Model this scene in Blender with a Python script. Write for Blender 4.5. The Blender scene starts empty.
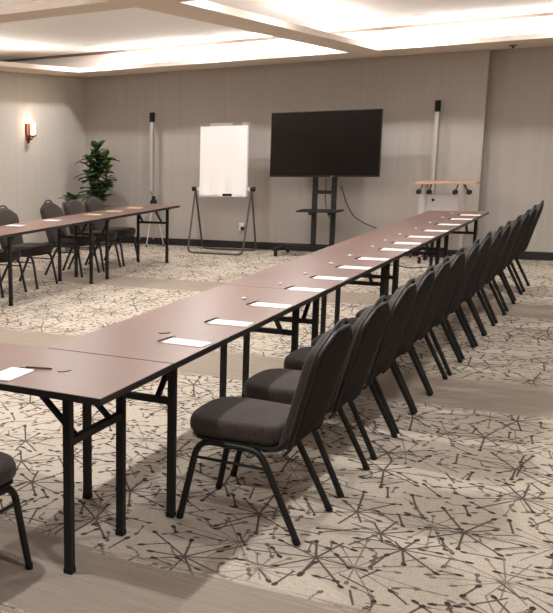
import bpy, bmesh, math, random
from mathutils import Vector, Matrix
random.seed(7)
S = bpy.context.scene
COL = S.collection
PI = math.pi

# ------------------------------------------------------------------ helpers
def tagobj(o, label=None, cat=None, group=None, kind=None):
    if label: o['label'] = label
    if cat: o['category'] = cat
    if group: o['group'] = group
    if kind: o['kind'] = kind
    return o

def mesh_obj(name, bm, mat, parent=None, smooth=False):
    me = bpy.data.meshes.new(name)
    bmesh.ops.recalc_face_normals(bm, faces=bm.faces)
    bm.to_mesh(me); bm.free()
    if smooth:
        for p in me.polygons: p.use_smooth = True
        try: me.set_sharp_from_angle(angle=math.radians(40))
        except Exception: pass
    for m in (mat if isinstance(mat, (list, tuple)) else [mat]):
        me.materials.append(m)
    o = bpy.data.objects.new(name, me); COL.objects.link(o)
    if parent: o.parent = parent
    return o

def empty(name, loc, rz=0, label=None, cat=None, group=None):
    o = bpy.data.objects.new(name, None); COL.objects.link(o)
    o.empty_display_size = 0.1
    o.location = loc; o.rotation_euler = (0, 0, rz)
    return tagobj(o, label, cat, group)

def box(bm, x0, x1, y0, y1, z0, z1, bev=0.0, mi=0):
    b = bmesh.new()
    bmesh.ops.create_cube(b, size=1)
    for v in b.verts:
        v.co = Vector(((x0+x1)/2+v.co.x*(x1-x0), (y0+y1)/2+v.co.y*(y1-y0), (z0+z1)/2+v.co.z*(z1-z0)))
    if bev > 0:
        bmesh.ops.bevel(b, geom=b.edges[:], offset=bev, segments=2, profile=0.7, affect='EDGES')
    merge(bm, b, mi)

def merge(bm, b, mi=0, M=None):
    vm = {}
    for v in b.verts: vm[v] = bm.verts.new(M @ v.co if M else v.co)
    for f in b.faces:
        try:
            nf = bm.faces.new([vm[v] for v in f.verts]); nf.material_index = mi
        except ValueError: pass
    b.free()

def tube(bm, pts, r, seg=10, square=False, cap=True):
    pts = [Vector(p) for p in pts]
    n = len(pts); rings = []
    t0 = (pts[1]-pts[0]).normalized()
    ref = Vector((0, 0, 1)) if abs(t0.z) < 0.9 else Vector((0, 1, 0))
    u = (ref - t0*ref.dot(t0)).normalized()
    for i in range(n):
        if i == 0: t = pts[1]-pts[0]
        elif i == n-1: t = pts[-1]-pts[-2]
        else: t = (pts[i+1]-pts[i]).normalized()+(pts[i]-pts[i-1]).normalized()
        t.normalize()
        u = (u - t*u.dot(t)).normalized(); w = t.cross(u)
        rr = r[i] if isinstance(r, (list, tuple)) else r
        k = 4 if square else seg
        off = PI/4 if square else 0
        s = rr*(math.sqrt(2) if square else 1)
        rings.append([bm.verts.new(pts[i]+(u*math.cos(off+2*PI*j/k)+w*math.sin(off+2*PI*j/k))*s) for j in range(k)])
    k = len(rings[0])
    for a, b in zip(rings, rings[1:]):
        for j in range(k): bm.faces.new([a[j], a[(j+1) % k], b[(j+1) % k], b[j]])
    if cap:
        bm.faces.new(rings[0][::-1]); bm.faces.new(rings[-1])

def arc(p0, p1, p2, n=6):
    p0, p1, p2 = Vector(p0), Vector(p1), Vector(p2)
    return [p0*(1-t)**2+p1*2*t*(1-t)+p2*t*t for t in [i/n for i in range(n+1)]]

def rounded(pts, rad, n=5):
    pts = [Vector(p) for p in pts]; out = [pts[0]]
    for i in range(1, len(pts)-1):
        a = (pts[i-1]-pts[i]); b = (pts[i+1]-pts[i])
        ra = min(rad, a.length*.45); rb = min(rad, b.length*.45)
        out += arc(pts[i]+a.normalized()*ra, pts[i], pts[i]+b.normalized()*rb, n)
    out.append(pts[-1]); return out

def lathe(bm, prof, c=(0, 0, 0), seg=20, mi=0):
    rings = []
    for r, z in prof:
        rings.append([bm.verts.new((c[0]+r*math.cos(2*PI*j/seg), c[1]+r*math.sin(2*PI*j/seg), c[2]+z)) for j in range(seg)])
    for a, b in zip(rings, rings[1:]):
        for j in range(seg):
            f = bm.faces.new([a[j], a[(j+1) % seg], b[(j+1) % seg], b[j]]); f.material_index = mi
    f = bm.faces.new(rings[0][::-1]); f.material_index = mi
    f = bm.faces.new(rings[-1]); f.material_index = mi

def cushion(bm, outline, t, rnd, fn, steps=4, crown=0.0):
    """outline: 2D points; loops stacked through thickness t with rounded rim; fn(u,v,w)->Vector"""
    n = len(outline)
    cx = sum(p[0] for p in outline)/n; cy = sum(p[1] for p in outline)/n
    def inset(d):
        o = []
        for p in outline:
            v = Vector((p[0]-cx, p[1]-cy)); L = v.length
            o.append((cx+v.x*(L-d)/L, cy+v.y*(L-d)/L))
        return o
    loops = []
    for i in range(steps+1):
        a = PI/2*i/steps
        loops.append((inset(rnd*(1-math.sin(a))), -t/2+rnd*(1-math.cos(a))))
    for i in range(steps+1):
        a = PI/2*i/steps
        loops.append((inset(rnd*(1-math.cos(a))), t/2-rnd*(1-math.sin(a))))
    for d in (.25, .6):
        loops.append(([(cx+(p[0]-cx)*(1-d), cy+(p[1]-cy)*(1-d)) for p in inset(rnd)], t/2+crown*d*1.2))
    rings = [[bm.verts.new(fn(p[0], p[1], w)) for p in o] for o, w in loops]
    for a, b in zip(rings, rings[1:]):
        for j in range(n): bm.faces.new([a[j], a[(j+1) % n], b[(j+1) % n], b[j]])
    bm.faces.new(rings[0][::-1])
    c = bm.verts.new(fn(cx, cy, t/2+crown))
    for j in range(n): bm.faces.new([rings[-1][j], rings[-1][(j+1) % n], c])

def copy_tree(o, parent=None):
    c = o.copy(); COL.objects.link(c)
    if parent: c.parent = parent
    for ch in list(o.children): copy_tree(ch, c)
    return c

# ------------------------------------------------------------------ materials
class NT:
    def __init__(s, name):
        s.m = bpy.data.materials.new(name); s.m.use_nodes = True
        s.t = s.m.node_tree; s.b = s.t.nodes['Principled BSDF']
    def n(s, typ, **kw):
        x = s.t.nodes.new(typ)
        for k, v in kw.items(): setattr(x, k, v)
        return x
    def link(s, a, b): s.t.links.new(a, b)
    def val(s, inp, v):
        if isinstance(v, (int, float)): inp.default_value = v
        elif isinstance(v, (tuple, list)): inp.default_value = v
        else: s.link(v, inp)
    def math(s, op, a, b=0.0, c=0.0):
        x = s.n('ShaderNodeMath', operation=op)
        s.val(x.inputs[0], a); s.val(x.inputs[1], b)
        if op in ('MULTIPLY_ADD', 'SMOOTH_MIN', 'SMOOTH_MAX', 'COMPARE'): s.val(x.inputs[2], c)
        return x.outputs[0]
    def sstep(s, v, a, b):
        x = s.n('ShaderNodeMapRange', interpolation_type='SMOOTHSTEP')
        s.val(x.inputs[0], v); x.inputs[1].default_value = a; x.inputs[2].default_value = b
        return x.outputs[0]
    def mix(s, f, a, b, typ='MIX'):
        x = s.n('ShaderNodeMix', data_type='RGBA', blend_type=typ)
        s.val(x.inputs[0], f); s.val(x.inputs[6], a); s.val(x.inputs[7], b)
        return x.outputs[2]
    def noise(s, vec, scale, detail=3, rough=.5):
        x = s.n('ShaderNodeTexNoise'); x.inputs['Scale'].default_value = scale
        x.inputs['Detail'].default_value = detail; x.inputs['Roughness'].default_value = rough
        if vec is not None: s.link(vec, x.inputs['Vector'])
        return x.outputs[0]
    def coord(s): return s.n('ShaderNodeTexCoord').outputs['Object']
    def scaled(s, vec, sc, loc=(0, 0, 0), rz=0):
        x = s.n('ShaderNodeMapping'); x.inputs['Scale'].default_value = sc
        x.inputs['Location'].default_value = loc; x.inputs['Rotation'].default_value = (0, 0, rz)
        s.link(vec, x.inputs['Vector']); return x.outputs[0]
    def bump(s, h, strength=.3, dist=.002):
        x = s.n('ShaderNodeBump'); x.inputs['Strength'].default_value = strength
        x.inputs['Distance'].default_value = dist
        s.link(h, x.inputs['Height']); s.link(x.outputs[0], s.b.inputs['Normal'])

def srgb(r, g, b):
    f = lambda c: (c/255/12.92 if c/255 <= .04045 else ((c/255+.055)/1.055)**2.4)
    return (f(r), f(g), f(b), 1)

def plain(name, col, rough=.6, metal=0, spec=.5, var=.06, scale=30, bump=0.0):
    k = NT(name); c = k.coord()
    nz = k.noise(c, scale)
    dark = tuple(x*(1-var) for x in col[:3])+(1,); lite = tuple(min(1, x*(1+var)) for x in col[:3])+(1,)
    k.link(k.mix(nz, dark, lite), k.b.inputs['Base Color'])
    k.b.inputs['Roughness'].default_value = rough; k.b.inputs['Metallic'].default_value = metal
    k.b.inputs['Specular IOR Level'].default_value = spec
    if bump: k.bump(nz, bump, .002)
    return k.m

def emit(name, col, st):
    k = NT(name); k.b.inputs['Base Color'].default_value = col
    k.b.inputs['Emission Color'].default_value = col; k.b.inputs['Emission Strength'].default_value = st
    return k.m

def make_carpet():
    k = NT('carpet'); P = k.coord()
    sep = k.n('ShaderNodeSeparateXYZ'); k.link(P, sep.inputs[0])
    X, Y = sep.outputs[0], sep.outputs[1]
    def stars(scale, off, N, rmin, rmax, w, dot, density=1.0, rnd=.85, rotrand=True):
        q = k.scaled(P, (1, 1, 1), off)
        f = k.n('ShaderNodeVectorMath', operation='MULTIPLY'); k.link(q, f.inputs[0]); f.inputs[1].default_value = (1, 1, 0)
        q = f.outputs[0]
        v = k.n('ShaderNodeTexVoronoi', voronoi_dimensions='2D', feature='F1'); v.inputs['Scale'].default_value = scale
        v.inputs['Randomness'].default_value = rnd; k.link(q, v.inputs['Vector'])
        d = k.n('ShaderNodeVectorMath', operation='SUBTRACT'); k.link(q, d.inputs[0]); k.link(v.outputs['Position'], d.inputs[1])
        ss = k.n('ShaderNodeSeparateXYZ'); k.link(d.outputs[0], ss.inputs[0])
        L = k.n('ShaderNodeVectorMath', operation='LENGTH'); k.link(d.outputs[0], L.inputs[0]); r = L.outputs['Value']
        cs = k.n('ShaderNodeSeparateColor'); k.link(v.outputs['Color'], cs.inputs[0])
        th = k.math('ARCTAN2', ss.outputs[1], ss.outputs[0])
        th = k.math('ADD', k.math('DIVIDE', th, 2*PI), 1.5)
        th = k.math('ADD', th, k.math('MULTIPLY', cs.outputs[0], 1.0))
        tn = k.math('MULTIPLY', k.math('FRACT', th), N)
        idx = k.math('FLOOR', tn)
        wn = k.n('ShaderNodeTexWhiteNoise', noise_dimensions='2D')
        cb = k.n('ShaderNodeCombineXYZ'); k.link(idx, cb.inputs[0]); k.link(k.math('MULTIPLY', cs.outputs[1], 91.7), cb.inputs[1])
        k.link(cb.outputs[0], wn.inputs['Vector'])
        wc = k.n('ShaderNodeSeparateColor'); k.link(wn.outputs['Color'], wc.inputs[0])
        jit = k.math('MULTIPLY_ADD', wc.outputs[1], .4, -.2)
        a = k.math('MULTIPLY', k.math('SUBTRACT', k.math('SUBTRACT', k.math('FRACT', tn), .5), jit), 2*PI/N)
        perp = k.math('ABSOLUTE', k.math('MULTIPLY', r, k.math('SINE', a)))
        R = k.math('MULTIPLY_ADD', wc.outputs[0], rmax-rmin, rmin)
        line = k.math('MULTIPLY', k.math('SUBTRACT', 1, k.sstep(perp, w*.6, w*1.4)), k.math('LESS_THAN', r, R))
        e1 = k.math('DIVIDE', k.math('SUBTRACT', r, R), dot*1.7); e2 = k.math('DIVIDE', perp, dot)
        dd = k.math('ADD', k.math('MULTIPLY', e1, e1), k.math('MULTIPLY', e2, e2))
        dt = k.math('SUBTRACT', 1, k.sstep(dd, .7, 1.3))
        m = k.math('MAXIMUM', k.math('MULTIPLY', line, .9), dt)
        if density < 1: m = k.math('MULTIPLY', m, k.math('LESS_THAN', cs.outputs[2], density))
        return m
    a = stars(2.25, (0, 0, 0), 9, .11, .27, .0050, .0105)
    b = stars(2.1, (.37, .61, 0), 14, .12, .30, .0030, .0095, .85)
    c = stars(7.2, (.13, .27, 0), 1, .03, .10, .0046, .0105, .9)
    d = stars(8.2, (.53, .77, 0), 2, .02, .08, .0038, .010, .75)
    pat = k.math('MAXIMUM', k.math('MAXIMUM', a, k.math('MULTIPLY', b, .7)), k.math('MAXIMUM', c, k.math('MULTIPLY', d, .8)))
    # plain brushed bands along X with ragged edges
    nzE = k.noise(k.scaled(P, (2.2, 40, 1)), 1.0, 5, .75)
    nzW = k.noise(k.scaled(P, (.55, .2, 1)), 1.0, 2)
    yy = k.math('ADD', Y, k.math('ADD', k.math('MULTIPLY_ADD', nzE, .5, -.25), k.math('MULTIPLY_ADD', nzW, .5, -.25)))
    band = None
    for y0, y1 in ((-4.4, -3.7), (-1.02, -.42), (2.42, 3.2), (5.75, 6.45)):
        m = k.math('MULTIPLY', k.sstep(yy, y0-.03, y0+.03), k.math('SUBTRACT', 1, k.sstep(yy, y1-.03, y1+.03)))
        band = m if band is None else k.math('MAXIMUM', band, m)
    fine = k.sstep(k.noise(P, 190, 3, .75), .3, .7); med = k.noise(P, 38, 3, .6)
    base = k.mix(fine, srgb(166, 153, 138), srgb(220, 208, 192))
    base = k.mix(k.math('MULTIPLY', k.sstep(med, .45, .7), .35), base, srgb(158, 139, 121))
    streak = k.noise(k.scaled(P, (2.5, 60, 1)), 1.0, 4, .7)
    bandc = k.mix(streak, srgb(100, 88, 79), srgb(178, 163, 148))
    bandc = k.mix(k.math('MULTIPLY', fine, .45), bandc, srgb(180, 166, 151))
    pc = k.mix(k.math('MULTIPLY', pat, k.math('MULTIPLY_ADD', fine, .3, .8)), base, srgb(52, 41, 38))
    colr = k.mix(band, pc, bandc)
    k.link(colr, k.b.inputs['Base Color'])
    k.b.inputs['Roughness'].default_value = .97; k.b.inputs['Specular IOR Level'].default_value = .1
    k.bump(fine, .5, .004)
    return k.m

def make_wall(name, c0, c1):
    k = NT(name); P = k.coord()
    s1 = k.noise(k.scaled(P, (14, 14, .25)), 1.0, 5, .7)
    s2 = k.noise(k.scaled(P, (90, 90, 1.2)), 1.0, 3, .6)
    f = k.math('MULTIPLY_ADD', s1, .65, k.math('MULTIPLY', s2, .35))
    k.link(k.mix(k.sstep(f, .3, .7), c0, c1), k.b.inputs['Base Color'])
    k.b.inputs['Roughness'].default_value = .82; k.b.inputs['Specular IOR Level'].default_value = .25
    k.bump(s2, .15, .002)
    return k.m

def make_laminate():
    k = NT('mahogany_laminate'); P = k.coord()
    g = k.noise(k.scaled(P, (60, 3, 8)), 1.0, 5, .65); m = k.noise(P, 90, 2)
    c = k.mix(g, srgb(94, 68, 60), srgb(126, 95, 84))
    c = k.mix(k.math('MULTIPLY', m, .25), c, srgb(96, 64, 56))
    k.link(c, k.b.inputs['Base Color'])
    k.b.inputs['Roughness'].default_value = .33; k.b.inputs['Specular IOR Level'].default_value = .5
    return k.m

def make_fabric():
    k = NT('charcoal_fabric'); P = k.coord()
    w = k.noise(P, 190, 2, .6); v = k.noise(P, 45, 3, .6)
    c = k.mix(w, srgb(36, 30, 28), srgb(80, 68, 61))
    c = k.mix(k.math('MULTIPLY', k.sstep(v, .4, .65), .4), c, srgb(44, 37, 35))
    k.link(c, k.b.inputs['Base Color'])
    k.b.inputs['Roughness'].default_value = .9; k.b.inputs['Specular IOR Level'].default_value = .2
    k.b.inputs['Sheen Weight'].default_value = .15
    k.bump(w, .4, .002)
    return k.m

def make_leaf(name, c0, c1):
    k = NT(name); P = k.coord()
    n_ = k.noise(P, 14, 3)
    k.link(k.mix(n_, c0, c1), k.b.inputs['Base Color'])
    k.b.inputs['Roughness'].default_value = .45
    return k.m

def make_wood(name, c0, c1, rough=.4):
    k = NT(name); P = k.coord()
    g = k.noise(k.scaled(P, (4, 60, 60)), 1.0, 4, .6)
    k.link(k.mix(g, c0, c1), k.b.inputs['Base Color']); k.b.inputs['Roughness'].default_value = rough
    return k.m

M = {}
M['carpet'] = make_carpet()
M['wall'] = make_wall('wallcovering', srgb(172, 164, 155), srgb(180, 172, 164))
M['wall_left'] = make_wall('pale_wallcovering', srgb(196, 188, 178), srgb(204, 197, 188))
M['ceil'] = plain('ceiling_paint', srgb(246, 241, 236), .9, var=.02, scale=4)
M['soffit'] = plain('soffit_paint', srgb(222, 207, 194), .85, var=.03, scale=5)
M['led2'] = emit('beam_led', (1, .985, .97, 1), 19)
M['line'] = plain('cove_trim_paint', srgb(112, 96, 84), .8)
M['base'] = plain('black_baseboard', srgb(30, 27, 27), .5)
M['lam'] = make_laminate()
M['edge'] = plain('black_edge_band', srgb(26, 23, 22), .35)
M['iron'] = plain('black_powder_coat', srgb(14, 12, 11), .55, var=.15)
M['chair_iron'] = plain('black_chair_frame', srgb(14, 12, 11), .5, var=.15)
M['fabric'] = make_fabric()
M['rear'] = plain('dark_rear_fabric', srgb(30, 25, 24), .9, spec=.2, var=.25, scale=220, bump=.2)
M['piping'] = plain('grey_piping', srgb(60, 54, 51), .7)
M['cap'] = plain('black_rubber', srgb(16, 15, 15), .8)
M['paper'] = plain('white_paper', srgb(244, 240, 236), .7, var=.01)
M['ypaper'] = plain('yellow_paper', srgb(222, 217, 150), .7, var=.03)
M['pen'] = plain('dark_pen_plastic', srgb(58, 46, 44), .3)
M['white'] = plain('white_plastic', srgb(235, 230, 226), .4, var=.02)
M['screen'] = plain('tv_glass', srgb(20, 15, 14), .16, var=.02)
M['bezel'] = plain('tv_bezel', srgb(20, 18, 18), .35)
M['silver'] = plain('silver_metal', srgb(186, 180, 174), .35, .7)
M['pole'] = plain('white_enamel', srgb(176, 170, 164), .4, var=.03)
M['grey_tube'] = plain('dark_grey_tube', srgb(80, 70, 65), .45, .3)
M['clipgrey'] = plain('mid_grey_clip', srgb(128, 120, 114), .5)
M['oak'] = make_wood('light_oak', srgb(170, 132, 104), srgb(202, 164, 134))
M['redwood'] = make_wood('red_brown_wood', srgb(92, 48, 32), srgb(128, 70, 46))
M['panel'] = plain('pale_grey_panel', srgb(196, 190, 188), .5, var=.02)
M['leaf'] = make_leaf('dark_green_leaf', srgb(16, 36, 16), srgb(40, 70, 30))
M['leaf2'] = make_leaf('bright_green_leaf', srgb(44, 80, 30), srgb(84, 120, 50))
M['stem'] = plain('brown_stem', srgb(86, 66, 48), .8)
M['pot'] = plain('taupe_planter', srgb(120, 112, 106), .6)
M['soil'] = plain('soil', srgb(48, 36, 30), .95, var=.3)
M['led'] = emit('cove_led', (1, .985, .97, 1), 34)
M['bulb'] = emit('sconce_glass', (1, .74, .52, 1), 6)
M['lens'] = emit('downlight_lens', (1, .93, .86, 1), 1.5)

# ------------------------------------------------------------------ camera (a crop of a wider picture, hence the lens shift)
f, px, py, pitch, roll, yaw = 934.5762, -11.8998, 323.6241, 0.1932, -0.0271, 0.6284
cpos = Vector((1.6666, -3.6234, 1.6593))
F = Vector((-math.sin(yaw)*math.cos(pitch), math.cos(yaw)*math.cos(pitch), -math.sin(pitch)))
r = F.cross(Vector((0, 0, 1))).normalized(); u = r.cross(F)
r2 = math.cos(roll)*r+math.sin(roll)*u; u2 = -math.sin(roll)*r+math.cos(roll)*u
cam = bpy.data.cameras.new('camera'); co = bpy.data.objects.new('camera', cam); COL.objects.link(co)
co.matrix_world = Matrix(((r2.x, u2.x, -F.x, cpos.x), (r2.y, u2.y, -F.y, cpos.y), (r2.z, u2.z, -F.z, cpos.z), (0, 0, 0, 1)))
cam.sensor_fit = 'VERTICAL'; cam.sensor_height = 24; cam.lens = 24*f/613
cam.shift_x = (276.5-px)/613; cam.shift_y = (py-306.5)/613
cam.clip_start = .05
S.camera = co

# ------------------------------------------------------------------ the room
XL, XR, YB, YF = -6.0, 4.2, 9.72, -6.0
ZS, ZC, ZT = 2.60, 2.92, 2.66
XJ, YJ = -.27, 9.90          # the wall steps back to the right of the jog
def struct(name, boxes, mat, bev=0):
    bm = bmesh.new()
    for b in boxes: box(bm, *b, bev=bev)
    return tagobj(mesh_obj(name, bm, mat), kind='structure')
struct('floor', [(XL-.1, XR+.1, YF-.1, YJ+.1, -.1, 0)], M['carpet'])
XC = -8.6
struct('ceiling', [(XC, XR+.1, YF-.1, YJ+.1, ZC, ZC+.1)], M['ceil'])
struct('wall_back', [(XL, XJ, YB, YJ+.1, 0, ZC), (XJ, XR, YJ, YJ+.1, 0, ZC)], M['wall'])
struct('wall_left', [(XL-.1, XL, YF, YJ+.1, 0, ZS), (XC-.1, XC, YF, YJ+.1, ZS, ZC+.1)], M['wall_left'])
struct('wall_right', [(XR, XR+.1, YF, YJ+.1, 0, ZC)], M['wall_left'])
struct('wall_front', [(XL, XR, YF-.1, YF, 0, ZC), (XC, XL, YF-.1, YF, ZS, ZC)], M['wall_left'])
struct('baseboard_back', [(XL+.015, XJ+.0, YB-.015, YB, 0, .105), (XJ, XJ+.015, YB-.015, YJ, 0, .105), (XJ+.015, XR, YJ-.015, YJ, 0, .105)], M['base'])
struct('baseboard_left', [(XL, XL+.015, YF, YB, 0, .105)], M['base'])
# dropped soffit shelf round the room, and the shelf beams of the coffers
X1, X2, X3, X4 = -5.45, -1.65, -1.31, 2.5
Y0, Y1, Y2, Y3 = -3.2, 2.50, 2.92, 8.60
struct('trim_1', [(XL, XR, Y3, YB, ZS, ZT), (XJ, XR, YB, YJ, ZS, ZT)], M['soffit'])
struct('trim_2', [(XC, X1, YF, Y3, ZS, ZT), (XC, XL, Y3, YB, ZS, ZT)], M['soffit'])
struct('trim_3', [(X4, XR, YF, Y3, ZS, ZT)], M['soffit'])
struct('trim_4', [(X1, X4, YF, Y0, ZS, ZT)], M['soffit'])
struct('trim_5', [(X2, X3, Y0, Y3, ZS, ZT)], M['soffit'])
struct('trim_6', [(X1, X2, Y1, Y2, ZS, ZT), (X3, X4, Y1, Y2, ZS, ZT)], M['soffit'])
# bulkhead that the cove light washes, with a thin shadow-gap trim at its head
struct('trim_7', [(XC, XR, 9.20, YB, ZT, ZC)], M['ceil'])
struct('trim_8', [(XC, XR, 9.13, 9.20, ZC-.032, ZC)], M['line'])

# cove strips lying on the shelves
def strip(x0, x1, y0, y1, label, m='led'):
    bm = bmesh.new(); box(bm, x0, x1, y0, y1, ZT, ZT+.025, bev=.004)
    o = mesh_obj('cove_light_strip', bm, M['led' if y0 > 9 else 'led2'])
    tagobj(o, label, 'light strip', 'cove light strips')
strip(-5.0, -3.55, 9.04, 9.08, 'warm cove light strip hidden above the back soffit, left of the flip chart')
strip(-2.85, -1.55, 9.04, 9.08, 'warm cove light strip hidden above the back soffit, over the television')
strip(-1.15, .15, 9.04, 9.08, 'warm cove light strip hidden above the back soffit, over the wooden-topped cart')
strip(.75, 2.0, 9.04, 9.08, 'warm cove light strip hidden above the back soffit, right of the wall jog')
strip(-4.9, -2.2, 2.69, 2.73, 'warm cove light strip lying on the cross beam, left of the long beam')
strip(-.8, 2.0, 2.69, 2.73, 'warm cove light strip lying on the cross beam, right of the long beam')
strip(-1.50, -1.46, 3.3, 5.3, 'warm cove light strip on the long beam, nearer half')
strip(-1.50, -1.46, 5.9, 8.1, 'warm cove light strip on the long beam, farther half')
strip(-5.72, -5.68, 3.3, 8.0, 'warm cove light strip above the left soffit')

strip(-4.9, -2.2, 2.82, 2.86, 'added second warm fill strip on the cross beam, left of the long beam')  # second strips on the cross beam, added to brighten the upper ceiling evenly
strip(-.8, 2.0, 2.82, 2.86, 'added second warm fill strip on the cross beam, right of the long beam')
strip(-5.1, -2.0, 8.70, 8.74, 'added warm fill strip on the lip of the back soffit, left of the long beam')  # lip strips are unseen extras, added to lift the ceiling glow
strip(-1.0, 2.2, 8.70, 8.74, 'added warm fill strip on the lip of the back soffit, right of the long beam')

# recessed downlights
def downlight(x, y, label, power=9.0):
    t = empty('downlight', (x, y, ZC), 0, label, 'ceiling light', 'recessed downlights')
    bm = bmesh.new()
    n = 20
    R = [[bm.verts.new((rr*math.cos(2*PI*j/n), rr*math.sin(2*PI*j/n), z)) for j in range(n)] for rr, z in ((.052, 0.0), (.052, -.012), (.07, -.008), (.072, 0.0))]
    for a, b in zip(R, R[1:]):
        for j in range(n): bm.faces.new([a[j], a[(j+1) % n], b[(j+1) % n], b[j]])
    mesh_obj('trim_ring', bm, M['white'], t, True)
    bm = bmesh.new(); lathe(bm, [(.05, -.004), (.05, -.001)]); mesh_obj('lens', bm, M['lens'], t)
    L = bpy.data.lights.new('downlight_lamp', 'AREA'); L.shape = 'DISK'; L.size = .09; L.energy = power
    L.color = (1, .995, .99); L.spread = math.radians(178)
    o = bpy.data.objects.new('downlight_lamp', L); COL.objects.link(o); o.parent = t; o.location = (0, 0, -.014)
def place_lights():
    for i, (x, y, p) in enumerate(DL):
        downlight(x, y, 'small recessed ceiling downlight, %s' % DLN[i], p)
DL = [(-5.06, 8.21, 16), (-3.3, 8.21, 12), (-2.04, 8.21, 14), (-.80, 8.21, 14), (.9, 8.21, 14),
      (-5.06, 4.9, 16), (-5.06, 3.3, 12), (-2.04, 4.8, 16), (-.76, 4.8, 18), (-.76, 3.3, 14), (1.5, 4.2, 16), (1.5, 7.0, 10),  # the lamp over the open right-hand carpet is added fill light
      (-.72, 1.4, 34), (-.72, -1.2, 32), (-2.3, 1.2, 16), (-4.8, 1.0, 14), (-3.6, 3.3, 14), (1.25, 1.2, 20), (1.2, -1.6, 24), (-3.5, 4.8, 14)]  # the two lamps right of the near chairs are added to brighten the carpet
DLN = ['in its far left corner', 'above the flip chart', 'above the television, left of the long beam', 'above the wooden-topped cart', 'right of the wall jog at the back',
       'above the left row of chairs', 'at the left edge over the near end of the left tables', 'left of the middle of the long beam', 'right of the middle of the long beam', 'above the second long table', 'added to brighten the open carpet on the right', 'far right, above the last chairs',
       'above the first long table', 'above the nearest crosswise table', 'left of the first long table', 'over the open carpet at left', 'over the middle of the carpet, beyond the cross beam', 'added to brighten the floor right of the nearest chairs', 'added as fill nearest to the viewpoint', 'between the two rows of tables']
place_lights()

# ------------------------------------------------------------------ folding tables  (local: length along +Y from 0, width along X centred on 0)
TL, TW = 2.03, .61
def make_table():
    root = empty('folding_table', (0, 0, 0))
    bm = bmesh.new(); box(bm, -TW/2+.002, TW/2-.002, .002, TL-.002, .728, .750, bev=.0015)
    top = mesh_obj('tabletop', bm, M['lam'], root)
    bm = bmesh.new()
    e = .0015
    for b in ((-TW/2, -TW/2+.006, 0, TL), (TW/2-.006, TW/2, 0, TL), (-TW/2+.006, TW/2-.006, 0, .006), (-TW/2+.006, TW/2-.006, TL-.006, TL)):
        box(bm, *b, .722, .7485, bev=e)
    mesh_obj('edge_band', bm, M['edge'], top)
    bm = bmesh.new()
    for x in (-.19, .17): box(bm, x, x+.02, .08, TL-.08, .700, .7275)
    mesh_obj('underside_rail', bm, M['iron'], root)
    hw = .212; rr = .0155
    for ye, s in ((.19, 1), (TL-.19, -1)):
        for sx in (-1, 1):
            bm = bmesh.new(); tube(bm, [(sx*hw, ye, .004), (sx*hw, ye, .7275)], rr, square=True)
            lg = mesh_obj('leg', bm, M['iron'], root)
            bm = bmesh.new(); box(bm, sx*hw-.018, sx*hw+.018, ye-.018, ye+.018, 0, .022, bev=.003)
            mesh_obj('foot_cap', bm, M['cap'], lg)
        bm = bmesh.new()
        tube(bm, [(-hw, ye, .530), (hw, ye, .530)], .014, square=True)
        tube(bm, [(-hw, ye, .712), (hw, ye, .712)], .012, square=True)
        mesh_obj('crossbar', bm, M['iron'], root)
        for sx in (-1, 1):
            bm = bmesh.new()
            tube(bm, [(sx*.135, ye+.014*s, .535), (sx*.135, ye+.205*s, .712)], .010, square=True)
            br = mesh_obj('folding_brace', bm, M['iron'], root)
            bm = bmesh.new(); box(bm, sx*.135-.02, sx*.135+.02, ye+.195*s-.02, ye+.195*s+.02, .700, .7275, bev=.002)
            mesh_obj('hinge', bm, M['iron'], br)
    return root
tproto = make_table()
tspots = []
xc = .1015-TW/2
for i in range(4):
    tspots.append((xc, -.19+i*TL, 0, 'dark wood-grain folding table, %s of the long row running to the back wall' % ['nearest', 'second', 'third', 'farthest'][i]))
tspots.append((.1015, -.19-TW/2-.005, PI/2, 'dark wood-grain folding table set crosswise at the near end of the long row'))
for i in range(3):
    tspots.append((-3.87, 7.98-TL*(i+1), 0, 'dark folding table in the left row, %s' % ['farthest, its end nearest the flip chart', 'the middle one', 'nearest, cut off by the photo edge'][i]))
for i, (x, y, rz, lab) in enumerate(tspots):
    o = tproto if i == 0 else copy_tree(tproto)
    o.location = (x, y, 0); o.rotation_euler = (0, 0, rz)
    tagobj(o, lab, 'table', 'dark folding banquet tables')

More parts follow.
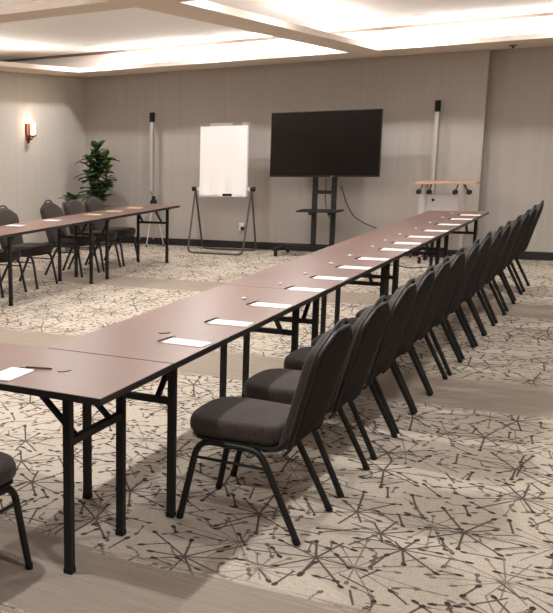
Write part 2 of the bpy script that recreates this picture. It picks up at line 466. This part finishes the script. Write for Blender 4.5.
# ------------------------------------------------------------------ banquet chair (local: faces -X, feet between y=-.215 and .215)
def back_outline():
    half = [(.186, 0), (.193, .08), (.200, .18), (.208, .29), (.213, .36), (.214, .405), (.203, .433), (.160, .459), (.110, .484), (.075, .500), (.035, .505)]
    return half+[(-x, z) for x, z in half[::-1]]
def back_xf(y, z, w):   # z measured up the back from its foot, w through its thickness (positive to the front)
    tilt = math.radians(15)
    return Vector((.178+z*math.sin(tilt)-w*math.cos(tilt), y, .385+z*math.cos(tilt)-w*math.sin(tilt)))
def make_chair():
    root = empty('banquet_chair', (0, 0, 0))
    # seat
    so = []
    for (x, y) in [(-.215, -.10), (-.222, 0), (-.215, .10), (-.195, .165), (-.150, .205), (-.08, .217), (.02, .215), (.13, .205), (.205, .195), (.225, .15), (.228, 0), (.225, -.15), (.205, -.195), (.13, -.205), (.02, -.215), (-.08, -.217), (-.150, -.205), (-.195, -.165)]:
        so.append((x, y))
    bm = bmesh.new()
    cushion(bm, so, .085, .032, lambda a, b, w: Vector((a*.93-.062, b, .430+w)), steps=4, crown=.012)
    seat = mesh_obj('seat', bm, M['fabric'], root, True)
    bm = bmesh.new()
    cushion(bm, [(a*.95, b*.95) for a, b in so], .016, .004, lambda a, b, w: Vector((a*.93-.062, b, .380+w)), steps=2)
    mesh_obj('seat_pan', bm, M['chair_iron'], seat, True)
    # backrest
    bm = bmesh.new()
    cushion(bm, back_outline(), .058, .014, lambda a, b, w: back_xf(a, b, w), steps=3, crown=.006)
    back = mesh_obj('backrest', bm, M['fabric'], root, True)
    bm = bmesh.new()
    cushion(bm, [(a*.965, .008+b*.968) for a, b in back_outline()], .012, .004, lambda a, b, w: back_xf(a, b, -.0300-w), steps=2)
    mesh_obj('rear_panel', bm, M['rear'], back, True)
    bm = bmesh.new()
    o = [(a*1.0, b) for a, b in back_outline()]
    tube(bm, [back_xf(a*1.02, b+.002, -.012) for a, b in o], .005, seg=6)
    mesh_obj('piping', bm, M['piping'], back, True)
    # back frame with the hand loop at the top
    bm = bmesh.new()
    o = back_outline()
    R_ = [back_xf(.188, -.03, -.01)]+[back_xf(a+(.006 if a > 0 else -.006), b+.001, -.031) for a, b in o if abs(a) > .06]+[back_xf(-.188, -.03, -.01)]
    L1 = R_[:len(R_)//2]; L2 = R_[len(R_)//2:]
    tube(bm, L1+L2, .0065, seg=8)
    mesh_obj('back_frame', bm, M['chair_iron'], root, True)
    bm = bmesh.new()
    tube(bm, rounded([back_xf(.095, 0.486, -.022), back_xf(.068, 0.522, -.022), back_xf(.038, 0.536, -.022), back_xf(-.038, 0.536, -.022), back_xf(-.068, 0.522, -.022), back_xf(-.095, 0.486, -.022)], .03), .0085, seg=8)
    mesh_obj('hand_loop', bm, M['chair_iron'], root, True)
    # legs
    for s in (-1, 1):
        y = .195*s; yf = .215*s
        bm = bmesh.new()
        tube(bm, rounded([(-.262, yf, .006), (-.190, y, .368), (.0, y, .366)], .07), .0145, seg=10)
        lg = mesh_obj('leg', bm, M['chair_iron'], root, True)
        bm = bmesh.new(); tube(bm, [(-.263, yf, 0), (-.259, yf, .026)], .0155, seg=10); mesh_obj('foot_cap', bm, M['cap'], lg, True)
        bm = bmesh.new()
        tube(bm, rounded([(.0, y, .366), (.085, y, .362), (.258, yf, .006)], .07), .0145, seg=10)
        lg = mesh_obj('leg', bm, M['chair_iron'], root, True)
        bm = bmesh.new(); tube(bm, [(.2595, yf, 0), (.2465, yf, .026)], .0155, seg=10); mesh_obj('foot_cap', bm, M['cap'], lg, True)
        bm = bmesh.new()
        tube(bm, [(-.203, yf*.93, .292), (.118, yf*.93, .292)], .007, seg=8)
        mesh_obj('stretcher', bm, M['chair_iron'], root, True)
        # bracket carrying the back
        bm = bmesh.new()
        tube(bm, rounded([(.0, s*.18, .374), (.145, s*.185, .374), back_xf(s*.188, .02, -.01), back_xf(s*.19, .08, -.014)], .03), .010, seg=8)
        mesh_obj('back_bracket', bm, M['chair_iron'], root, True)
    bm = bmesh.new()
    for x in (-.15, .06): tube(bm, [(x, -.195, .366), (x, .195, .366)], .009, seg=8)
    mesh_obj('seat_rail', bm, M['chair_iron'], root, True)
    return root
cproto = make_chair()
ORD = ['first', 'second', 'third', 'fourth', 'fifth', 'sixth', 'seventh', 'eighth', 'ninth', 'tenth', 'eleventh', 'twelfth', 'thirteenth', 'last']
cs = []
peaks = [.22, .84, 1.44, 1.95, 2.42, 2.90, 3.45, 4.0, 4.49, 4.97, 5.54, 6.18, 6.80, 7.42]
for i, y in enumerate(peaks):
    if i == 0: lab = 'dark padded banquet chair nearest the viewer in the long row, whole seat in view'
    elif i == 13: lab = 'dark padded banquet chair at the far end of the long row, nearest the wall'
    else: lab = 'dark padded banquet chair, %s from the near end of the long right-hand row' % ORD[i]
    cs.append((.315+random.uniform(-.008, .008), y, random.uniform(-.02, .02), lab, 'chairs along the long table row'))
cs.append((-.455, -1.03, -PI/2, 'dark banquet chair at the crosswise table, only seat corner and front leg in view', None))
ll = ['cut off by the left photo edge', 'leftmost one whose back shows', 'second whose back shows, gap either side', 'small green plant behind it', 'farthest, before the tall green plant']
for i, y in enumerate([4.70, 5.36, 6.36, 6.92, 7.45]):
    cs.append((-4.27, y, PI+random.uniform(-.05, .05), 'dark banquet chair behind the left tables, '+ll[i], 'chairs behind the left row of tables'))
for i, (x, y, rz, lab, g) in enumerate(cs):
    o = cproto if i == 0 else copy_tree(cproto)
    o.location = (x, y, 0); o.rotation_euler = (0, 0, rz)
    tagobj(o, lab, 'chair', g)
    if g is None and 'group' in o: del o['group']

# ------------------------------------------------------------------ notepads and pens
def make_pad(mat):
    root = empty('notepad', (0, 0, 0))
    bm = bmesh.new(); box(bm, -.094, .098, -.054, .054, 0, .004, bev=.001); mesh_obj('paper', bm, mat, root)
    bm = bmesh.new(); box(bm, -.095, -.086, -.054, .054, .0005, .0052, bev=.001); mesh_obj('binding', bm, M['white'], root)
    return root
def make_pen():
    root = empty('pen', (0, 0, 0))
    bm = bmesh.new(); tube(bm, [(0, -.068, .005), (0, -.058, .005), (0, .045, .005)], [.0012, .0038, .0038], seg=8); b = mesh_obj('barrel', bm, M['pen'], root, True)
    bm = bmesh.new(); tube(bm, [(0, .045, .005), (0, .068, .005)], .0047, seg=8); mesh_obj('cap', bm, M['silver'], root, True)
    bm = bmesh.new(); box(bm, -.0015, .0015, .02, .064, .0095, .0115); mesh_obj('clip', bm, M['silver'], root)
    return root
def make_mint():
    root = empty('wrapped_mint', (0, 0, 0))
    bm = bmesh.new(); lathe(bm, [(.004, 0), (.011, .003), (.012, .006), (.010, .010), (.003, .0125)], seg=12); mesh_obj('sweet', bm, M['white'], root, True)
    bm = bmesh.new()
    for s in (-1, 1):
        vs = [bm.verts.new((s*.010, -.002, .006)), bm.verts.new((s*.010, .002, .006)), bm.verts.new((s*.026, .010, .007)), bm.verts.new((s*.026, -.010, .003))]
        vt = [bm.verts.new(v.co+Vector((0, 0, .001))) for v in vs]
        bm.faces.new(vs[::-1]); bm.faces.new(vt)
        for j in range(4): bm.faces.new([vs[j], vs[(j+1) % 4], vt[(j+1) % 4], vt[j]])
    mesh_obj('wrapper_twist', bm, M['silver'], root)
    return root
pad0, pen0, mint0 = make_pad(M['paper']), make_pen(), make_mint()
ypad0 = make_pad(M['ypaper'])
used = set()
def put(proto, x, y, z, rz, lab, cat, group):
    o = proto if proto.name not in used else copy_tree(proto)
    used.add(proto.name)
    o.location = (x, y, z); o.rotation_euler = (0, 0, rz); tagobj(o, lab, cat, group)
    return o
py_ = [.19, .70, 1.26, 1.86, 2.36, 2.90, 3.40, 4.02, 4.50, 5.03, 5.60, 6.25, 6.88, 7.40]
for i, y in enumerate(py_):
    w = '%s from the near end' % ORD[i] if i < 13 else 'last one, at the far end'
    dx = random.uniform(-.012, .012); a = random.uniform(-.05, .05)
    put(pad0, -.003+dx, y, .750, a, 'white notepad on the long table row, '+w, 'notepad', 'white notepads on the long table row')
    put(pen0, -.112+dx, y+.02, .750, a-.12, 'dark pen beside a notepad on the long tables, '+w, 'pen', 'pens on the long table row')
    if 2 <= i:
        put(mint0, -.20+dx, y+.13, .750, 1.0+i, 'small pale wrapped mint on the long table row, '+('third from the near end' if i == 2 else w), 'sweet', 'wrapped mints on the long table row')
put(pad0, -.375, -.675, .750, PI/2+.03, 'white notepad on the crosswise near table, cut off by the left edge', 'notepad', 'white notepads')
put(pen0, -.335, -.545, .750, PI/2+.25, 'dark pen lying across the top of the nearest notepad on the crosswise table', 'pen', 'pens')
def curve_cord(pts, rr, lab, cat, mat, name, n=10):
    bm = bmesh.new(); tube(bm, pts, rr, seg=6); o = mesh_obj(name, bm, mat, None, True); tagobj(o, lab, cat); return o
curve_cord(arc((-.235, -.545, .7520), (-.205, -.545, .7520), (-.20, -.50, .7520), 10), .0018, 'short dark curved mark on the crosswise near table, right of the pen', 'cord', M['pen'], 'curved_mark')  # thin dark tube bent into a small curved mark on the tabletop
curve_cord(arc((-.215, .33, .7520), (-.185, .31, .7520), (-.17, .36, .7520), 10), .0018, 'short dark curved mark beyond the first notepad of the long row', 'cord', M['pen'], 'curved_mark')
for x, y, kx, lab in ((-4.02, 4.75, 0, 'white notepad on the left row of tables, leftmost in view'), (-3.98, 5.45, 0, 'white notepad on the left row of tables, before the second chair back'),
                      (-3.93, 6.30, 1, 'yellow notepad on the left row of tables, leftmost of the three yellow ones'), (-3.93, 6.83, 1, 'yellow notepad on the left row of tables, middle of the three yellow ones'),
                      (-3.93, 7.38, 1, 'yellow notepad on the left row of tables, nearest the far end')):
    put(ypad0 if kx else pad0, x, y, .750, PI+random.uniform(-.08, .08), lab, 'notepad', 'notepads on the left row of tables')

# ------------------------------------------------------------------ television on rolling stand
TVY = 9.12
t = empty('television', (-2.05, TVY, 1.07), 0, 'large flat black television hanging on the rolling stand against the back wall', 'television')
bm = bmesh.new(); box(bm, -.71, .71, -.022, .03, 0, .856, bev=.006); bd = mesh_obj('casing', bm, M['bezel'], t)
bm = bmesh.new(); box(bm, -.70, .70, -.0245, -.0205, .022, .846); mesh_obj('screen', bm, M['screen'], t)
bm = bmesh.new(); box(bm, -.40, .40, .0302, .07, .10, .52, bev=.012); mesh_obj('rear_housing', bm, M['bezel'], bd)
bm = bmesh.new(); box(bm, .10, .145, -.0255, -.0222, .007, .014); mesh_obj('logo', bm, M['silver'], bd)
t = empty('television_stand', (-2.06, 9.25, 0), 0, 'black rolling television stand with two posts, a shelf and casters', 'stand')
for x in (-.125, .125):
    bm = bmesh.new(); box(bm, x-.03, x+.03, -.02, .03, .10, 1.62, bev=.005); mesh_obj('post', bm, M['iron'], t)
bm = bmesh.new(); box(bm, -.095, .095, -.01, .02, .84, .885); mesh_obj('crossbar', bm, M['iron'], t)
bm = bmesh.new(); box(bm, -.25, .25, -.058, -.02, 1.25, 1.55, bev=.003); mesh_obj('mounting_plate', bm, M['iron'], t)
bm = bmesh.new(); box(bm, -.27, .26, -.33, .02, .615, .635, bev=.004)
box(bm, -.14, -.11, -.20, .0, .57, .615); box(bm, .11, .14, -.20, .0, .57, .615); mesh_obj('shelf', bm, M['iron'], t)
bm = bmesh.new(); box(bm, -.55, .55, -.03, .04, .075, .135, bev=.005)
for x in (-.55, .55): box(bm, x-.03, x+.03, -.28, .30, .075, .115, bev=.005)
mesh_obj('base', bm, M['iron'], t)
for x in (-.55, .55):
    for y in (-.25, .27):
        bm = bmesh.new(); b = bmesh.new()
        bmesh.ops.create_cone(b, cap_ends=True, segments=16, radius1=.035, radius2=.035, depth=.028)
        merge(bm, b, 0, Matrix.Translation((x, y, .035)) @ Matrix.Rotation(PI/2, 4, 'Y'))
        box(bm, x-.02, x+.02, y-.012, y+.012, .055, .076); mesh_obj('caster', bm, M['cap'], t, True)
curve_cord(rounded([(-1.86, 9.30, .95), (-1.80, 9.35, .72), (-1.72, 9.45, .52), (-1.55, 9.60, .40), (-1.48, 9.70, .36)], .1), .006, 'black power cable looping from the television stand to the back wall', 'cable', M['iron'], 'power_cable')
curve_cord(rounded([(-2.04, 9.235, 1.05), (-2.06, 9.30, .70), (-1.98, 9.31, .45), (-1.98, 9.31, .80)], .12), .005, 'thin dark cable hanging between the posts of the television stand', 'cable', M['iron'], 'hanging_cable')

# ------------------------------------------------------------------ flip chart
t = empty('flip_chart_easel', (-3.44, 9.15, 0), 0, 'tubular grey flip chart easel holding a white pad, against the back wall', 'easel')
bm = bmesh.new()
tube(bm, rounded([(-.415, .0, .90), (-.405, -.27, .014), (.405, -.27, .014), (.415, .0, .90)], .08), .014, seg=8)
mesh_obj('front_leg_loop', bm, M['grey_tube'], t, True)
bm = bmesh.new()
tube(bm, rounded([(-.415, .0, .90), (-.405, .27, .014), (.405, .27, .014), (.415, .0, .90)], .08), .014, seg=8)
mesh_obj('rear_leg_loop', bm, M['grey_tube'], t, True)
for x in (-.43, .43):
    bm = bmesh.new(); b = bmesh.new(); bmesh.ops.create_cone(b, cap_ends=True, segments=14, radius1=.032, radius2=.032, depth=.06)
    merge(bm, b, 0, Matrix.Translation((x, 0, .90)) @ Matrix.Rotation(PI/2, 4, 'Y')); mesh_obj('pivot_knob', bm, M['cap'], t, True)
bm = bmesh.new(); box(bm, -.352, .352, .0, .018, .80, 1.81, bev=.004)
for x in (-.405, .350): box(bm, x, x+.055, .004, .016, .875, .925, bev=.003)
mesh_obj('board', bm, M['white'], t)
bm = bmesh.new(); box(bm, -.35, .35, -.022, .0, 1.775, 1.812, bev=.004); cl = mesh_obj('clamp_bar', bm, M['silver'], t)
for x in (-.27, .2):
    bm = bmesh.new(); box(bm, x-.07, x+.07, -.030, -.021, 1.782, 1.812, bev=.003); mesh_obj('clip', bm, M['clipgrey'], cl)
bm = bmesh.new(); box(bm, -.34, .34, -.06, .0, .795, .806, bev=.002); mesh_obj('tray', bm, M['white'], t)
# the pad, its lower edge a little wavy
bm = bmesh.new(); nx, nz = 24, 12; g = {}
for k2, yy in ((0, 0), (1, .012)):
    for i in range(nx+1):
        for j in range(nz+1):
            fx, fz = i/nx, j/nz
            cur = (1-fz)**4
            g[k2, i, j] = bm.verts.new((-.345+.690*fx, -.016+yy*.9-cur*.018*(1+math.sin(fx*19)), .818+.962*fz+cur*.006*math.sin(fx*23)))
for i in range(nx):
    for j in range(nz):
        bm.faces.new([g[0, i, j], g[0, i+1, j], g[0, i+1, j+1], g[0, i, j+1]]); bm.faces.new([g[1, i, j], g[1, i, j+1], g[1, i+1, j+1], g[1, i+1, j]])
for i in range(nx):
    bm.faces.new([g[0, i, 0], g[1, i, 0], g[1, i+1, 0], g[0, i+1, 0]]); bm.faces.new([g[0, i, nz], g[0, i+1, nz], g[1, i+1, nz], g[1, i, nz]])
for j in range(nz):
    bm.faces.new([g[0, 0, j], g[0, 0, j+1], g[1, 0, j+1], g[1, 0, j]]); bm.faces.new([g[0, nx, j], g[1, nx, j], g[1, nx, j+1], g[0, nx, j+1]])
o = mesh_obj('paper_pad', bm, M['paper'], None, True); o.location = (-3.44, 9.147, 0)
tagobj(o, 'large blank white flip chart pad clamped on the easel', 'paper pad')
bm = bmesh.new(); box(bm, .02, .15, -.058, -.036, .806, .838, bev=.005); e_ = mesh_obj('whiteboard_eraser', bm, M['cap']); e_.location = (-3.44, 9.135, 0)
tagobj(e_, 'small black eraser on the tray below the white flip chart pad', 'eraser')

# ------------------------------------------------------------------ folded tripod projection screens
def make_screen():
    root = empty('tripod_projection_screen', (0, 0, 0))
    bm = bmesh.new(); box(bm, -.023, .023, -.024, .024, .83, 1.88, bev=.012); mesh_obj('screen_case', bm, M['pole'], root, True)
    bm = bmesh.new(); box(bm, -.031, .031, -.030, .030, 1.87, 2.01, bev=.008); mesh_obj('end_cap', bm, M['cap'], root)
    bm = bmesh.new(); tube(bm, [(.012, .048, .10), (.012, .048, 1.90)], .011, seg=8); mesh_obj('centre_post', bm, M['silver'], root, True)
    bm = bmesh.new(); lathe(bm, [(.02, 0), (.055, .01), (.05, .04), (.028, .075), (.025, .12)], c=(.012, .048, .64), seg=14); mesh_obj('leg_collar', bm, M['cap'], root, True)
    bm = bmesh.new(); tube(bm, arc((.0, -.02, .84), (.0, -.05, .79), (.012, .04, .79), 6), .006, seg=6); mesh_obj('carry_hook', bm, M['grey_tube'], root, True)
    for a in (-2.75, -.4, -1.57):
        ln = .24
        bm = bmesh.new(); tube(bm, [(.012+.03*math.cos(a), .048+.03*math.sin(a), .66), (.012+ln*math.cos(a), .048+ln*math.sin(a), .012)], .009, seg=8)
        lg = mesh_obj('leg', bm, M['silver'], root, True)
        bm = bmesh.new(); tube(bm, [(.012+(ln-.008)*math.cos(a), .048+(ln-.008)*math.sin(a), .034), (.012+(ln+.002)*math.cos(a), .048+(ln+.002)*math.sin(a), 0.001)], .013, seg=8); mesh_obj('foot_cap', bm, M['cap'], lg, True)
    return root
sp = make_screen(); sp.location = (-4.73, 9.52, 0)
tagobj(sp, 'folded white tripod projection screen standing between the tall plant and the flip chart', 'projection screen', 'folded projection screens')
s2 = copy_tree(sp); s2.location = (-.795, 9.60, 0)
tagobj(s2, 'folded white tripod projection screen standing behind the wooden-topped cart', 'projection screen', 'folded projection screens')

# ------------------------------------------------------------------ wood-topped rolling cart at the right
t = empty('rolling_cart', (-.55, 9.15, 0), 0, 'rolling cart with light wooden top, black clamps and silver legs by the wall jog', 'cart')
bm = bmesh.new(); box(bm, -.345, .34, -.12, .20, .985, 1.012, bev=.006); mesh_obj('top', bm, M['oak'], t)
bm = bmesh.new(); box(bm, -.315, .14, .02, .04, .40, .845, bev=.004); pn = mesh_obj('front_panel', bm, M['panel'], t)
bm = bmesh.new(); lathe(bm, [(.018, 0), (.018, .006)], c=(0, 0, 0), seg=14)
o = mesh_obj('panel_knob', bm, M['cap'], pn); o.location = (-.15, .02, .785); o.rotation_euler = (PI/2, 0, 0)
for x in (-.235, .195):
    bm = bmesh.new(); tube(bm, [(x, .03, .09), (x, .03, .985)], .018, square=True); mesh_obj('leg', bm, M['silver'], t)
    bm = bmesh.new(); tube(bm, rounded([(x, -.16, .085), (x, .03, .11), (x, .20, .085)], .05), .016, seg=8); mesh_obj('foot_bar', bm, M['silver'], t, True)
    for y in (-.15, .19):
        bm = bmesh.new(); b = bmesh.new(); bmesh.ops.create_cone(b, cap_ends=True, segments=16, radius1=.034, radius2=.034, depth=.03)
        merge(bm, b, 0, Matrix.Translation((x, y, .034)) @ Matrix.Rotation(PI/2, 4, 'Y')); box(bm, x-.015, x+.015, y-.012, y+.012, .055, .085)
        mesh_obj('caster', bm, M['cap'], t, True)
for x, dx in ((-.27, -.035), (-.17, -.015), (.13, -.02), (.21, .055)):
    bm = bmesh.new(); tube(bm, rounded([(x, -.03, .986), (x, -.06, .955), (x+dx, -.07, .90)], .03), .009, seg=8); k_ = mesh_obj('bracket', bm, M['grey_tube'], t, True)
    bm = bmesh.new(); b = bmesh.new(); bmesh.ops.create_cone(b, cap_ends=True, segments=16, radius1=.032, radius2=.032, depth=.05)
    bmesh.ops.bevel(b, geom=b.edges[:], offset=.006, segments=2, affect='EDGES')
    merge(bm, b, 0, Matrix.Translation((x+dx, -.075, .89)) @ Matrix.Rotation(.7 if dx < 0 else -.9, 4, 'Y') @ Matrix.Rotation(PI/2, 4, 'X')); mesh_obj('clamp_knob', bm, M['cap'], k_, True)
curve_cord(rounded([(-1.25, 8.35, .006), (-1.0, 8.75, .006), (-.80, 8.45, .006), (-.62, 8.70, .006), (-.45, 8.80, .006), (-.30, 9.1, .006)], .15), .006, 'dark cable lying on the carpet under the far end of the long tables', 'cable', M['iron'], 'floor_cable')

# ------------------------------------------------------------------ wall bits
t = empty('wall_outlet', (-3.37, YB, .32), 0, 'small white outlet plate with a plug on the back wall behind the flip chart', 'outlet')
bm = bmesh.new(); box(bm, -.036, .036, -.007, 0, -.058, .058, bev=.003); mesh_obj('plate', bm, M['white'], t)
bm = bmesh.new(); box(bm, .0, .045, -.045, -.0075, -.05, .0, bev=.004); mesh_obj('plug', bm, M['cap'], t)
t = empty('ceiling_sprinkler', (.04, 9.28, ZS), 0, 'small dark sprinkler head on the soffit, right of the wall jog', 'sprinkler')
bm = bmesh.new(); lathe(bm, [(.045, 0), (.05, -.006), (.02, -.014), (.012, -.03)], seg=16); mesh_obj('escutcheon', bm, M['line'], t, True)
bm = bmesh.new(); lathe(bm, [(.028, -.031), (.03, -.034), (.012, -.037)], seg=16); mesh_obj('deflector', bm, M['grey_tube'], t, True)

# sconce
t = empty('wall_sconce', (XL, 8.03, 1.62), 0, 'lit copper-brown wall sconce with a glass tube on the left wall', 'wall lamp')
bm = bmesh.new(); box(bm, 0, .03, -.055, .055, .03, .27, bev=.008); mesh_obj('backplate', bm, M['redwood'], t)
bm = bmesh.new(); tube(bm, rounded([(.02, 0, .06), (.07, 0, .03), (.10, 0, .085)], .03), .011, seg=8)
lathe(bm, [(.015, .07), (.05, .085), (.058, .10), (.05, .104)], c=(.10, 0, 0), seg=18)
lathe(bm, [(.004, -.02), (.022, .0), (.022, .03), (.01, .05)], c=(.02, 0, .0), seg=14); mesh_obj('bracket', bm, M['redwood'], t, True)
bm = bmesh.new(); lathe(bm, [(.030, .105), (.034, .115), (.034, .27), (.030, .272)], c=(.10, 0, 0), seg=18); mesh_obj('glass_tube', bm, M['bulb'], t, True)
L = bpy.data.lights.new('sconce_lamp', 'POINT'); L.energy = 1.2; L.color = (1, .66, .42); L.shadow_soft_size = .03
o = bpy.data.objects.new('sconce_lamp', L); COL.objects.link(o); o.parent = t; o.location = (.10, 0, .31)

# ------------------------------------------------------------------ plants
def leaf(bm, base, direction, L, W, droop, mi, up=Vector((0, 0, 1))):
    d = direction.normalized(); side = d.cross(up)
    if side.length < .1: side = Vector((1, 0, 0))
    side.normalize(); nrm = side.cross(d).normalized()
    prof = [(0, .04), (.15, .32), (.35, .72), (.55, .98), (.75, 1.0), (.9, .68), (1, .06)]
    rows = []
    for t_, w in prof:
        c = base+d*L*t_-Vector((0, 0, 1))*droop*L*t_*t_
        rows.append([bm.verts.new(c+side*W*.5*w*s+nrm*(.12*W*abs(s))) for s in (-1, 0, 1)])
    for a, b in zip(rows, rows[1:]):
        for j in range(2):
            fc = bm.faces.new([a[j], a[j+1], b[j+1], b[j]]); fc.material_index = mi
def planter(root, h, r0, r1):
    bm = bmesh.new(); lathe(bm, [(r0, 0), (r0*1.02, .01), (r1, h-.02), (r1, h), (r1-.02, h), (r1-.025, h-.04)], seg=28); p = mesh_obj('planter', bm, M['pot'], root, True)
    bm = bmesh.new(); lathe(bm, [(r1-.024, h-.045), (r1-.024, h-.035)], seg=24); mesh_obj('soil', bm, M['soil'], p)
t = empty('fiddle_leaf_fig', (-5.44, 9.12, 0), 0, 'tall dark green broad-leaved plant in a taupe planter in the far left corner', 'plant')
planter(t, .62, .13, .20)
bm = bmesh.new(); stems = [[(0, 0, .58), (.02, 0, .9), (-.02, .01, 1.25), (.0, 0, 1.50)], [(.03, .02, .58), (.10, .03, .85), (.14, .03, 1.15), (.11, .02, 1.36)], [(-.03, -.02, .58), (-.09, -.03, .85), (-.13, -.02, 1.15), (-.12, .0, 1.38)]]
for s_ in stems: tube(bm, rounded(s_, .1), .011, seg=7)
mesh_obj('stem', bm, M['stem'], t, True)
bm = bmesh.new()
for si, s_ in enumerate(stems):
    P_ = [Vector(p) for p in s_]
    for k in range(56 if si == 0 else 44):
        q = (k+.5)/(56 if si == 0 else 44)*(len(P_)-1); i = min(int(q), len(P_)-2); p = P_[i].lerp(P_[i+1], q-i)
        if p.z < .64: continue
        a = k*2.4+si+random.uniform(-.3, .3); el = random.uniform(.1, 1.1) + (.6 if k > 52 else 0)
        d = Vector((math.cos(a)*math.cos(el), math.sin(a)*math.cos(el)*.8, math.sin(el)))
        leaf(bm, p, d, random.uniform(.18, .27), random.uniform(.11, .16), random.uniform(.1, .6), 1 if random.random() < .28 else 0)
fo = mesh_obj('foliage', bm, [M['leaf'], M['leaf2']], t, True)
md = fo.modifiers.new('thickness', 'SOLIDIFY'); md.thickness = .0012
t = empty('small_potted_plant', (-5.42, 8.31, 0), 0, 'small bright green leafy plant in a planter, just showing behind the left chairs', 'plant')
planter(t, .74, .11, .15)
bm = bmesh.new()
for k in range(34):
    a = k*2.4; el = random.uniform(.35, 1.3)
    leaf(bm, Vector((.02*math.cos(a), .02*math.sin(a), .74+random.uniform(0, .05))), Vector((math.cos(a)*math.cos(el), math.sin(a)*math.cos(el), math.sin(el))), random.uniform(.14, .22), random.uniform(.05, .08), random.uniform(.2, .6), k % 2)
fo = mesh_obj('foliage', bm, [M['leaf'], M['leaf2']], t, True)
md = fo.modifiers.new('thickness', 'SOLIDIFY'); md.thickness = .0012

# ------------------------------------------------------------------ world and view
w = bpy.data.worlds.new('world'); S.world = w; w.use_nodes = True
w.node_tree.nodes['Background'].inputs[0].default_value = (.9, .85, .8, 1); w.node_tree.nodes['Background'].inputs[1].default_value = .05
S.view_settings.view_transform = 'Standard'; S.view_settings.look = 'None'
S.view_settings.gamma = 1; S.view_settings.use_curve_mapping = False
S.view_settings.exposure = 0.42
S.cycles.use_denoising = True
S.cycles.max_bounces = 8; S.cycles.diffuse_bounces = 5
S.cycles.sample_clamp_indirect = 6
